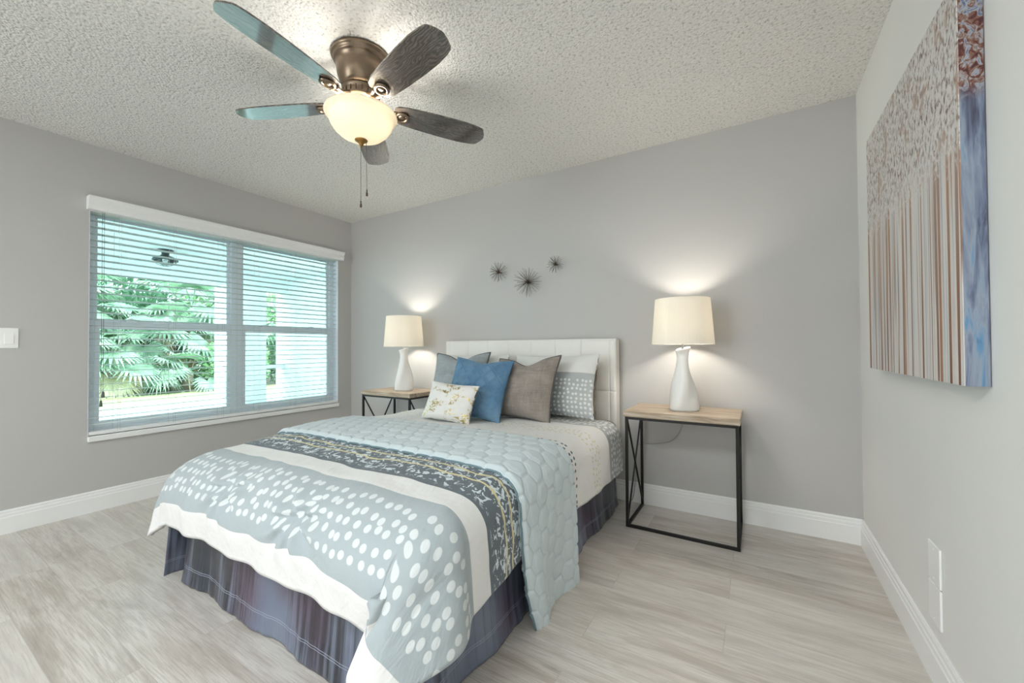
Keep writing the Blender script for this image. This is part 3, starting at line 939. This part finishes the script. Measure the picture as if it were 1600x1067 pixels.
cm = MB()
SS = lin_range(SMAX_L, SMAX_R, 196); TT = lin_range(0.235, TMAX, 186)
def cloth_uv(s, t):      # printed rows follow the cloth that is taken up by the corner fold
    if s > XB and t > TF:
        d = math.hypot(s - XB, t - TF); th = math.atan2(t - TF, s - XB)
        return s - 0.21 * math.exp(-((th - 1.02) / 0.36) ** 2) * (d / 0.5) ** 1.1 * sm(d, 0.0, 0.25), t
    return s, t


cm.grid(lambda s, t: drape(s, t), SS, TT, cloth_uv)
comf = tag(cm.build('comforter', M['comforter'], smooth=True, loc=(2.2, -1.2, 0.6), solid=0.022), 'plump dotted blue and white comforter with a dark splashed band, draped over the bed', 'comforter')

# ---- quilt
def hexh(u, v, size):
    # distance to hexagon edges (pointy along u), plus a small inner lozenge line
    a = size * math.sqrt(3)
    best = []
    i0 = math.floor(u / a); j0 = math.floor(v / (1.5 * size))
    for j in range(j0 - 1, j0 + 3):
        for i in range(int(i0) - 1, int(i0) + 3):
            cx = (i + (0.5 if j % 2 else 0.0)) * a; cy = j * 1.5 * size
            best.append((math.hypot(u - cx, v - cy), cx, cy))
    best.sort()
    d1, x1, y1 = best[0]; d2, x2, y2 = best[1]
    mx, my = (x1 + x2) / 2, (y1 + y2) / 2; dx, dy = x2 - x1, y2 - y1; L = math.hypot(dx, dy)
    e = abs((u - mx) * dx + (v - my) * dy) / L
    du, dv = u - x1, v - y1
    e2 = 9.0
    if dv > 0.40 * size:      # chevron repeated inside one pair of edges
        e2 = abs(abs(du) / math.sqrt(3) + dv - 0.70 * size) * 0.87
    return (1 - math.exp(-(e / 0.006) ** 1.4)) - 0.30 * math.exp(-(e2 / 0.004) ** 2)


QS0, QS1 = XA - 0.66, XB + 0.695
def quilt_pt(s, t):
    e = max(0.0, s - XB - 0.2, XA - 0.2 - s)
    t2 = t - 0.10 * sm(e, 0.0, 0.5) * sm(t, 1.3, 1.6) * (e / 0.5)
    p = drape(s, t2, 0.016, 0.55)
    hgt = 0.008 * hexh(s - 0.03, t, 0.052)
    # push along the local normal
    if s > XB or s < XA:
        sg = 1 if s > XB else -1
        ex = abs(s - (XB if sg > 0 else XA)); a = min(PI / 2, ex / 0.115)
        nrm = Vector((sg * math.sin(a), 0, math.cos(a)))
        wav = 0.016 * math.sin((t - 1.05) * 17 + 0.6) * sm(ex, 0.25, 0.6)
        p = p + Vector((sg * (wav - 0.02 * sm(ex, 0.32, 0.6)), 0, 0))
    else:
        nrm = Vector((0, 0, 1))
    edge = min(t - 1.075, 1.565 - t)
    rr = 0.010 * (1 - sm(edge, 0, 0.02))
    return p + nrm * (hgt - rr)


qm = MB()
qm.grid(quilt_pt, lin_range(QS0, QS1, 620), lin_range(1.075, 1.565, 118))
quilt = tag(qm.build('quilt', M['quilt'], smooth=True, loc=(2.2, -1.3, 0.63), solid=0.014), 'pale aqua quilt stitched in hexagons, folded across the middle of the bed', 'quilt')
qb = MB()
qb.tube([quilt_pt(s, 1.566) - Vector((0, 0, 0.010)) for s in lin_range(QS0, QS1, 160)], 0.0042, 8)
qb.build('binding', M['quilt_edge'], quilt, smooth=True)
ql = MB()
ql.grid(lambda s, t: quilt_pt(s, t) - Vector((0.022 if s > XB + 0.1 else (-0.022 if s < XA - 0.1 else 0), 0, 0.0)), lin_range(XB + 0.16, QS1 + 0.012, 60), lin_range(1.085, 1.55, 48))
ql.build('folded_underlayer', M['quilt'], quilt, smooth=True, solid=0.010)

# ---- bed skirt
sk = thing('bed_skirt', (2.2, -1.0, 0), 'dark blue and purple satin bed skirt hanging to the floor', 'bed skirt')


def skirt_panel(name, a, b, out, seed, flare_a=0.0, flare_b=0.0):
    a = Vector(a); b = Vector(b); L = (b - a).length; d = (b - a).normalized(); out = Vector(out)
    m = MB()
    def f(u, v):
        k = 1 - v / 0.34
        q = u + seed
        w = (0.006 * math.sin(q * 11 + seed) + 0.004 * math.sin(q * 23 + 1 + seed) + 0.012 * noise.noise(Vector((q * 2.5, seed, v * 2)))) * (0.25 + k)
        w += 0.006 * noise.noise(Vector((q * 22, seed, v * 3))) * (1.0 - sm(v, 0.07, 0.11)) + 0.025 * k * k
        fl = flare_a * (1 - sm(u, 0, 0.22)) + flare_b * sm(u, L - 0.22, L)
        return a + d * u + out * (w + fl * k) + Vector((0, 0, v))
    m.grid(f, lin_range(0, L, max(30, int(L / 0.011))), lin_range(0.004, 0.34, 34))
    return m.build(name, M['satin'], sk, smooth=True, solid=0.002)


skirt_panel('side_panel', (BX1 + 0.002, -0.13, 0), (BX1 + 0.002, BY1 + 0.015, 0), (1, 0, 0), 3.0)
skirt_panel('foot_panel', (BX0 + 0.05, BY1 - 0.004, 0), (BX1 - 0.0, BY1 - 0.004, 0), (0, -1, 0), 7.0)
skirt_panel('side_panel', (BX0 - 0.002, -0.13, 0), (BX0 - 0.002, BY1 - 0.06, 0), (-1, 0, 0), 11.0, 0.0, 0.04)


# ------------------------------------------------------------------ pillows
def pillow(name, label, cat, w, h, T, base, yaw, lean, roll, mat, piping=None, chop=0.0, slope=0.0, pin=0.10, seed=0, group=None, quilting=None):
    """upright pillow: w across, h tall; base = point under the middle of its bottom edge"""
    rot = Euler((-lean, roll, yaw), 'XYZ').to_matrix()
    base = Vector(base)
    def outline(u, v):
        x = u * w / 2 * (1 - pin * (1 - v * v) * abs(u) ** 1.5)
        z = v * h / 2 * (1 - pin * (1 - u * u) * abs(v) ** 1.5)
        if chop and v > 0: z -= chop * h * v * math.exp(-(u / 0.38) ** 2)
        if slope and v > 0: z -= slope * h * v * (1 - u) / 2
        z += h / 2
        if v < 0: z = z + 0.0
        return x, z
    def thick(u, v):
        e = (1 - abs(u) ** 2.4) * (1 - abs(v) ** 2.4)
        t = T / 2 * max(0, e) ** 0.55
        t *= 1 + 0.10 * noise.noise(Vector((u * 1.6 + seed, v * 1.6, seed)))
        t += 0.006 * noise.noise(Vector((u * 5 + seed, v * 5, 2.0))) * e
        if v < 0: t *= 1 + 0.18 * (-v)
        return max(t, 0.0025)
    n = 44
    ax = [math.sin((i / (n - 1) - 0.5) * PI) for i in range(n)]
    m = MB()
    uvf = lambda u, v: ((u + 1) * w / 2, (v + 1) * h / 2)
    def P(u, v, sgn):
        x, z = outline(u, v); y = sgn * thick(u, v)
        if quilting and sgn < 0: y -= quilting((u + 1) * w / 2, (v + 1) * h / 2) * (1 - max(abs(u), abs(v)) ** 6)
        # slump: bottom edge flattens
        z = max(z, 0.0 + 0.012 * (1 - min(1, abs(u))) * 0)
        return rot @ Vector((x, y, z)) + base
    if quilting: ax = [math.sin((i / 109 - 0.5) * PI) * 0.55 + (i / 109 - 0.5) * 2 * 0.45 for i in range(110)]; ax[0] = -1; ax[-1] = 1
    m.grid(lambda u, v: P(u, v, -1), ax, ax, uvf); m.grid(lambda u, v: P(u, v, 1), ax, ax, uvf)
    o = m.build(name, mat, smooth=True, loc=tuple(base), recalc=False)
    bm = bmesh.new(); bm.from_mesh(o.data); bmesh.ops.remove_doubles(bm, verts=bm.verts, dist=0.0052); bmesh.ops.recalc_face_normals(bm, faces=bm.faces); bm.to_mesh(o.data); bm.free()
    for pg in o.data.polygons: pg.use_smooth = True
    tag(o, label, cat, group)
    if piping:
        pts = []
        K = 40
        for i in range(K): pts.append((-1 + 2 * i / K, -1))
        for i in range(K): pts.append((1, -1 + 2 * i / K))
        for i in range(K): pts.append((1 - 2 * i / K, 1))
        for i in range(K + 1): pts.append((-1, 1 - 2 * i / K))
        pt = []
        for u, v in pts:
            x, z = outline(u, v); pt.append(rot @ Vector((x, 0, z)) + base)
        MB().tube(pt, 0.0058, 6, cap=False).build('piping', piping, o, smooth=True)
    return o


def diamond(u, v):
    a = 0.115
    s1 = ((u + v) / a) % 1.0; s2 = ((u - v) / a) % 1.0
    def rid(s): 
        d = min(s, 1 - s); return math.exp(-(d / 0.035) ** 2) 
    def rid2(s):
        d = abs(min(s, 1 - s) - 0.11); return math.exp(-(d / 0.03) ** 2)
    return 0.008 * max(rid2(s1), rid2(s2)) - 0.005 * max(rid(s1), rid(s2))


R = math.radians
pillow('bed_pillow', 'taupe sleeping pillow standing behind the dotted sham at the right end of the headboard', 'pillow', 0.62, 0.36, 0.12, (2.53, -0.205, 0.575), 0, R(9), 0, M['taupe'], seed=31, pin=0.05)
pillow('bed_pillow', 'taupe sleeping pillow standing behind the sham at the left end of the headboard', 'pillow', 0.62, 0.36, 0.12, (1.83, -0.205, 0.575), 0, R(9), 0, M['taupe'], seed=32, pin=0.05)
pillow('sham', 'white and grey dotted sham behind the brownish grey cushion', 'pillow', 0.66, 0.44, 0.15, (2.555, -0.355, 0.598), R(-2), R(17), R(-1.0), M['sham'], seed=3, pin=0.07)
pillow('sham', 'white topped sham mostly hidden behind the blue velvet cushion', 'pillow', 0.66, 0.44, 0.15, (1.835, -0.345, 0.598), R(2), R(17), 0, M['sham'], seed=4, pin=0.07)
pillow('throw_pillow', 'pale grey piped cushion leaning at the left end of the headboard behind the blue one', 'cushion', 0.50, 0.46, 0.15, (1.83, -0.505, 0.598), R(3), R(20), R(-1), M['slate_linen'], M['piping_dark'], chop=0.10, seed=5)
pillow('throw_pillow', 'brownish grey linen cushion with dark piping in front of the dotted sham', 'cushion', 0.47, 0.45, 0.17, (2.43, -0.565, 0.600), R(-1), R(19), R(2.0), M['grey_linen'], M['piping_dark'], chop=0.10, slope=0.10, seed=6)
pillow('throw_pillow', 'blue velvet cushion with raised diamond stitching', 'cushion', 0.46, 0.43, 0.15, (2.165, -0.735, 0.604), R(4), R(24), R(3.0), M['velvet'], seed=7, pin=0.09, chop=0.05, quilting=diamond)
pillow('lumbar_pillow', 'small white cushion splashed with gold in front of the blue velvet one', 'cushion', 0.38, 0.255, 0.11, (2.10, -0.905, 0.610), R(2), R(24), R(3.0), M['gold_white'], seed=8, pin=0.08)


# ------------------------------------------------------------------ nightstands
def nightstand(x0, label):
    X1_, Y0_, Y1_ = x0 + 0.612, -0.430, -0.030
    zt = 0.690; zb = 0.655
    r = thing('nightstand', ((x0 + X1_) / 2, (Y0_ + Y1_) / 2, 0), label, 'nightstand', 'matching nightstands')
    MB().box((x0, Y0_, zb), (X1_, Y1_, zt)).build('table_top', M['wood_top'], r, bevel=0.004)
    a, b, c, d = x0 + 0.016, X1_ - 0.016, Y0_ + 0.016, Y1_ - 0.016
    w = 0.0155
    for x in (a, b):
        for y in (c, d): MB().bar((x, y, 0.0), (x, y, zb), w).build('leg', M['black_metal'], r)
    MB().bar((a, c, zb - w / 2), (b, c, zb - w / 2), w).bar((a, d, zb - w / 2), (b, d, zb - w / 2), w).bar((a, c, zb - w / 2), (a, d, zb - w / 2), w).bar((b, c, zb - w / 2), (b, d, zb - w / 2), w).build('top_frame', M['black_metal'], r)
    MB().bar((a, c, w / 2), (b, c, w / 2), w).bar((a, c, w / 2), (a, d, w / 2), w).bar((b, c, w / 2), (b, d, w / 2), w).build('bottom_frame', M['black_metal'], r)
    for x in (a, b):
        MB().bar((x, c, w), (x, d, zb - w), 0.009).bar((x + 0.004, c, zb - w), (x + 0.004, d, w), 0.009).build('cross_brace', M['black_metal'], r)
    return r


ns = nightstand(3.086, 'wood topped black nightstand on the right of the bed near the room corner')
ns2 = copy_tree(ns)
ns2.location.x = 0.706 + 0.306
ns2['label'] = 'wood topped black nightstand between the bed and the window wall'


# ------------------------------------------------------------------ table lamps
def table_lamp(x, y, z, label):
    r = thing('table_lamp', (x, y, z), label, 'lamp', 'matching table lamps')
    prof = [(0.001, 0.0), (0.074, 0.0), (0.078, 0.006), (0.079, 0.03), (0.077, 0.075), (0.070, 0.12), (0.060, 0.165), (0.048, 0.21), (0.038, 0.255), (0.0325, 0.295), (0.033, 0.325), (0.038, 0.352), (0.043, 0.366), (0.042, 0.371), (0.001, 0.369)]
    pp = []
    for i in range(len(prof) - 1):
        for k in range(3):
            t = k / 3.0; pp.append((lerp(prof[i][0], prof[i + 1][0], t), lerp(prof[i][1], prof[i + 1][1], t)))
    pp.append(prof[-1])
    m = MB(); n = 48
    vs = []
    for rr, zz in pp:
        tw = zz * 5.2
        for k in range(n):
            a = 2 * PI * k / n; q = 1 + 0.085 * math.cos(3 * (a - tw)) + 0.05 * math.cos(2 * (a - tw))
            sl = 0.010 * math.sin(zz * 9) * (1 if zz > 0.01 else 0)
            zt = zz + 0.010 * math.cos(a - 0.6) * sm(zz, 0.29, 0.365)
            vs.append((x + rr * q * math.cos(a), y + rr * q * math.sin(a), z + zt))
    m.add(vs, [(j * n + k, j * n + (k + 1) % n, (j + 1) * n + (k + 1) % n, (j + 1) * n + k) for j in range(len(pp) - 1) for k in range(n)])
    m.build('lamp_base', M['ceramic'], r, smooth=True)
    MB().tube([(x, y, z + 0.362), (x, y, z + 0.50)], 0.007, 10).tube([(x, y, z + 0.405), (x, y, z + 0.455)], 0.015, 12).build('stem', M['steel'], r)
    s0, s1, z0, z1 = 0.176, 0.155, z + 0.395, z + 0.668
    MB().lathe([(s0, z0), (s1, z1), (s1 - 0.002, z1), (s0 - 0.002, z0), (s0, z0)], (x, y, 0), 56).build('lamp_shade', M['shade'], r, smooth=False)
    sp = MB()
    for k in range(3):
        a = k * 2 * PI / 3; sp.tube([(x, y, z0 + 0.055), (x + (s0 - 0.010) * math.cos(a), y + (s0 - 0.010) * math.sin(a), z0 + 0.06)], 0.0016, 5)
    sp.build('shade_ring', M['steel'], r)
    MB().sphere((x, y, z + 0.530), 0.026, 14, 10, (1, 1, 1.2)).build('light_bulb', M['bulb'], r, smooth=True)
    return r


LZ = 0.690
l1 = table_lamp(3.392, -0.225, LZ, 'lit white lamp with a drum shade on the nightstand near the room corner')
l2 = table_lamp(1.040, -0.225, LZ, 'lit white lamp with a drum shade on the nightstand near the window wall')
for lx in (3.392, 1.040):
    lamp('table_lamp_light', 'POINT', (lx, -0.225, LZ + 0.530), 10.8, (1.0, 0.93, 0.83), shadow_soft_size=0.036)
pts = [(3.37, -0.16, 0.694), (3.34, -0.024, 0.70), (3.35, -0.012, 0.64), (3.355, -0.008, 0.58), (3.33, -0.008, 0.50), (3.27, -0.008, 0.44), (3.17, -0.008, 0.415), (3.07, -0.008, 0.40), (3.05, -0.012, 0.30), (3.05, -0.024, 0.14), (3.02, -0.030, 0.006), (2.93, -0.04, 0.006)]


def smooth_path(pts, n=6):
    out = []; P_ = [Vector(p) for p in pts]
    for i in range(len(P_) - 1):
        p0 = P_[max(0, i - 1)]; p1 = P_[i]; p2 = P_[i + 1]; p3 = P_[min(len(P_) - 1, i + 2)]
        for k in range(n):
            t = k / n
            out.append(0.5 * ((2 * p1) + (p2 - p0) * t + (2 * p0 - 5 * p1 + 4 * p2 - p3) * t * t + (3 * p1 - p0 - 3 * p2 + p3) * t ** 3))
    out.append(P_[-1]); return out


MB().tube(smooth_path(pts), 0.0028, 6).build('power_cord', plain('clear_grey_cord', '#b0ada8', 0.4), l1, smooth=True)


# ------------------------------------------------------------------ ceiling fan
FX, FY = 2.200, -1.600
fan = thing('ceiling_fan', (FX, FY, H), 'bronze ceiling fan with five dark oak blades and a lit glass bowl', 'ceiling fan')
fc = (FX, FY, 0)
MB().lathe([(0.001, H), (0.130, H), (0.134, H - 0.010), (0.130, H - 0.018), (0.122, H - 0.022), (0.124, H - 0.030), (0.118, H - 0.036), (0.112, H - 0.040), (0.110, H - 0.070), (0.104, H - 0.105), (0.092, H - 0.140), (0.080, H - 0.160), (0.001, H - 0.160)], fc, 56).build('motor_housing', M['bronze'], fan, smooth=True)
mb_ = MB().lathe([(0.001, H - 0.160), (0.084, H - 0.160), (0.086, H - 0.168), (0.082, H - 0.174), (0.080, H - 0.198), (0.085, H - 0.204), (0.084, H - 0.212), (0.06, H - 0.216), (0.001, H - 0.216)], fc, 48)
band = mb_.build('rotor_band', M['bronze'], fan, smooth=True)
gr = MB()
for k in range(20):
    a = k * 2 * PI / 20; gr.tube([(FX + 0.081 * math.cos(a), FY + 0.081 * math.sin(a), H - 0.176), (FX + 0.081 * math.cos(a), FY + 0.081 * math.sin(a), H - 0.197)], 0.003, 6)
gr.build('vent_ribs', M['bronze_dark'], band)
MB().lathe([(0.001, H - 0.214), (0.045, H - 0.214), (0.045, H - 0.262), (0.060, H - 0.270), (0.001, H - 0.272)], fc, 32).build('light_kit_neck', M['gold'], fan, smooth=True)


def blade_mb(ang, z, pitch):
    m = MB(); ca, sa = math.cos(ang), math.sin(ang)
    prof = [(0.150, 0.036), (0.163, 0.050), (0.20, 0.060), (0.30, 0.068), (0.42, 0.073), (0.51, 0.073), (0.57, 0.067), (0.598, 0.060), (0.606, 0.054), (0.620, 0.030), (0.628, 0.006)]
    top = []; 
    left = [(r, w) for r, w in prof]; right = [(r, -w) for r, w in prof][::-1]
    ol = left + right
    def tr(r, w, dz):
        zz = z + w * math.sin(pitch) + dz; ww = w * math.cos(pitch)
        return (FX + r * ca - ww * sa, FY + r * sa + ww * ca, zz)
    n = len(ol)
    vs = [tr(r, w, 0.0) for r, w in ol] + [tr(r, w, 0.007) for r, w in ol]
    uv = [(r + ang * 3, w) for r, w in ol] * 2
    m.add(vs, [tuple(range(n)), tuple(range(2 * n - 1, n - 1, -1))] + [(i, i + n, (i + 1) % n + n, (i + 1) % n) for i in range(n)], uv)
    return m


def iron_mb(ang, z, pitch):
    m = MB(); ca, sa = math.cos(ang), math.sin(ang)
    T_ = lambda r, w, zz: (FX + r * ca - w * sa, FY + r * sa + w * ca, zz + w * math.sin(pitch))
    for s_ in (-1, 1):
        m.tube(smooth_path([T_(0.075, 0.010 * s_, H - 0.205), T_(0.105, 0.012 * s_, H - 0.222), T_(0.130, 0.014 * s_, z - 0.006), T_(0.160, 0.020 * s_, z - 0.008)], 4), 0.008, 8)
    m.tube([T_(0.188 + 0.030 * math.cos(k * PI / 12), 0.026 * math.sin(k * PI / 12), z - 0.007) for k in range(25)], 0.008, 8, cap=False)
    cpt = T_(0.188, 0, z - 0.004)
    m.lathe([(0.001, 0.004), (0.017, 0.004), (0.016, -0.004), (0.008, -0.007), (0.001, -0.007)], cpt, 16)
    return m


BZ = 2.212
for k, adeg in enumerate((-83.8, -12.0, 60.2, 132.2, 204.1)):
    a = math.radians(adeg)
    b = blade_mb(a, BZ, math.radians(-11)).build('blade', M['blade'], fan)
    iron_mb(a, BZ, math.radians(-11)).build('blade_iron', M['bronze'], b, smooth=True)
bowl = [(0.150, 2.172), (0.160, 2.170), (0.163, 2.163), (0.158, 2.156), (0.146, 2.150), (0.143, 2.138), (0.137, 2.118), (0.122, 2.095), (0.098, 2.073), (0.066, 2.057), (0.030, 2.048), (0.001, 2.046)]
inner = [(max(0.001, r - 0.005), z + 0.005) for r, z in bowl[::-1]]
MB().lathe(bowl + inner[:-1] + [(0.146, 2.172), bowl[0]], fc, 56).build('glass_bowl', M['bowl'], fan, smooth=True)
MB().lathe([(0.001, 2.053), (0.028, 2.050), (0.029, 2.046), (0.020, 2.040), (0.012, 2.034), (0.009, 2.026), (0.005, 2.018), (0.001, 2.014)], fc, 24).build('finial', M['gold'], fan, smooth=True)
MB().tube([(FX, FY, 2.05), (FX, FY, 2.17)], 0.005, 8).build('bowl_rod', M['gold'], fan)
for dx, dy, ze in ((0.012, -0.012, 1.725), (0.034, 0.004, 1.778)):
    ch = MB().tube([(FX + dx, FY + dy, ze + 0.025), (FX + dx * 0.9, FY + dy * 0.9, 2.045), (FX + dx * 0.3, FY + dy * 0.3, 2.052)], 0.0011, 5).build('pull_chain', M['chain'], fan)
    MB().lathe([(0.001, 0.032), (0.003, 0.030), (0.0025, 0.020), (0.005, 0.012), (0.005, 0.002), (0.001, 0.0)], (FX + dx, FY + dy, ze), 10).build('pendant', M['bronze_dark'], ch, smooth=True)
for bx, by in ((-0.062, -0.036), (0.062, 0.036)):
    MB().sphere((FX + bx, FY + by, 2.132), 0.019, 12, 8).build('light_bulb', M['bulb'], fan, smooth=True)
    lamp('fan_light', 'POINT', (FX + bx, FY + by, 2.132), 5.8, (1.0, 0.97, 0.92), shadow_soft_size=0.030)


# ------------------------------------------------------------------ wall decor
def starburst(x, z, R_b, n, seed, label):
    rnd = random.Random(seed)
    c = Vector((x, -0.045, z))
    r = thing('wire_starburst', tuple(c), label, 'wall decoration', 'starbursts on the wall')
    MB().sphere(c, 0.012, 12, 8).tube([c, (x, 0.0, z)], 0.004, 6).build('core', M['bronze_dark'], r, smooth=True)
    m = MB()
    for i in range(n):
        t = (i + 0.5) / n; zc = 1 - 1.45 * t; a = i * 2.39996
        rr = math.sqrt(max(0, 1 - zc * zc)); d = Vector((rr * math.cos(a), -zc, rr * math.sin(a)))
        if d.y > 0: d.y *= 0.6
        d = (d + Vector((rnd.uniform(-.08, .08), rnd.uniform(-.05, .05), rnd.uniform(-.08, .08)))).normalized()
        L = R_b * rnd.uniform(0.85, 1.05)
        if d.y > 0: L = min(L, 0.040 / d.y)
        m.tube([c, c + d * L], [0.0011, 0.0009], 5)
    m.build('wire_spikes', M['bronze_dark'], r)
    return r


starburst(1.950, 1.697, 0.088, 52, 1, 'medium wire starburst on the wall, leftmost of the three')
starburst(2.228, 1.590, 0.118, 64, 2, 'largest wire starburst on the wall, hanging lowest of the three')
starburst(2.468, 1.707, 0.070, 42, 3, 'smallest wire starburst on the wall, nearest the right lamp')

pc = thing('canvas_painting', (W - 0.0235, -0.950, 0.972), 'unframed canvas painting of pale forest trunks on the right wall', 'painting')
fx = W - 0.047
MB().box((fx, -1.424, 0.972), (fx + 0.002, -0.473, 1.985)).build('painted_face', M['painting'], pc)
MB().box((fx + 0.002, -1.424, 0.972), (W - 0.002, -0.473, 1.985)).build('canvas_edge', M['painting_edge'], pc)

sw = thing('light_switch', (0.0, -2.349, 1.145), 'white rocker light switch on the wall left of the window', 'switch')
MB().box((0.0, -2.386, 1.084), (0.006, -2.312, 1.204)).build('switch_plate', M['white_plastic'], sw, bevel=0.003)
MB().add([(0.006, -2.366, 1.110), (0.006, -2.332, 1.110), (0.006, -2.332, 1.178), (0.006, -2.366, 1.178), (0.012, -2.366, 1.110), (0.012, -2.332, 1.110), (0.0075, -2.332, 1.178), (0.0075, -2.366, 1.178)], [(0, 3, 2, 1), (4, 5, 6, 7), (0, 1, 5, 4), (1, 2, 6, 5), (2, 3, 7, 6), (3, 0, 4, 7)]).build('rocker', M['white_plastic'], sw)
for zc, lb in ((0.377, 'upper of two white cover plates low on the right wall'), (0.250, 'lower of two white cover plates low on the right wall')):
    wp = thing('wall_plate', (W, -1.041, zc), lb, 'wall plate', 'stacked wall plates')
    MB().box((W - 0.007, -1.090, zc - 0.062), (W, -0.992, zc + 0.062)).build('cover_plate', M['white_plastic'], wp, bevel=0.003)
    for sz in (-0.045, 0.045):
        MB().lathe([(0.001, 0.0), (0.003, 0.0), (0.003, 0.0012), (0.001, 0.0012)], (0, 0, 0), 10)
        MB().sphere((W - 0.0072, -1.041, zc + sz), 0.003, 10, 6, (0.4, 1, 1)).build('screw', M['white_plastic'], wp, smooth=True)
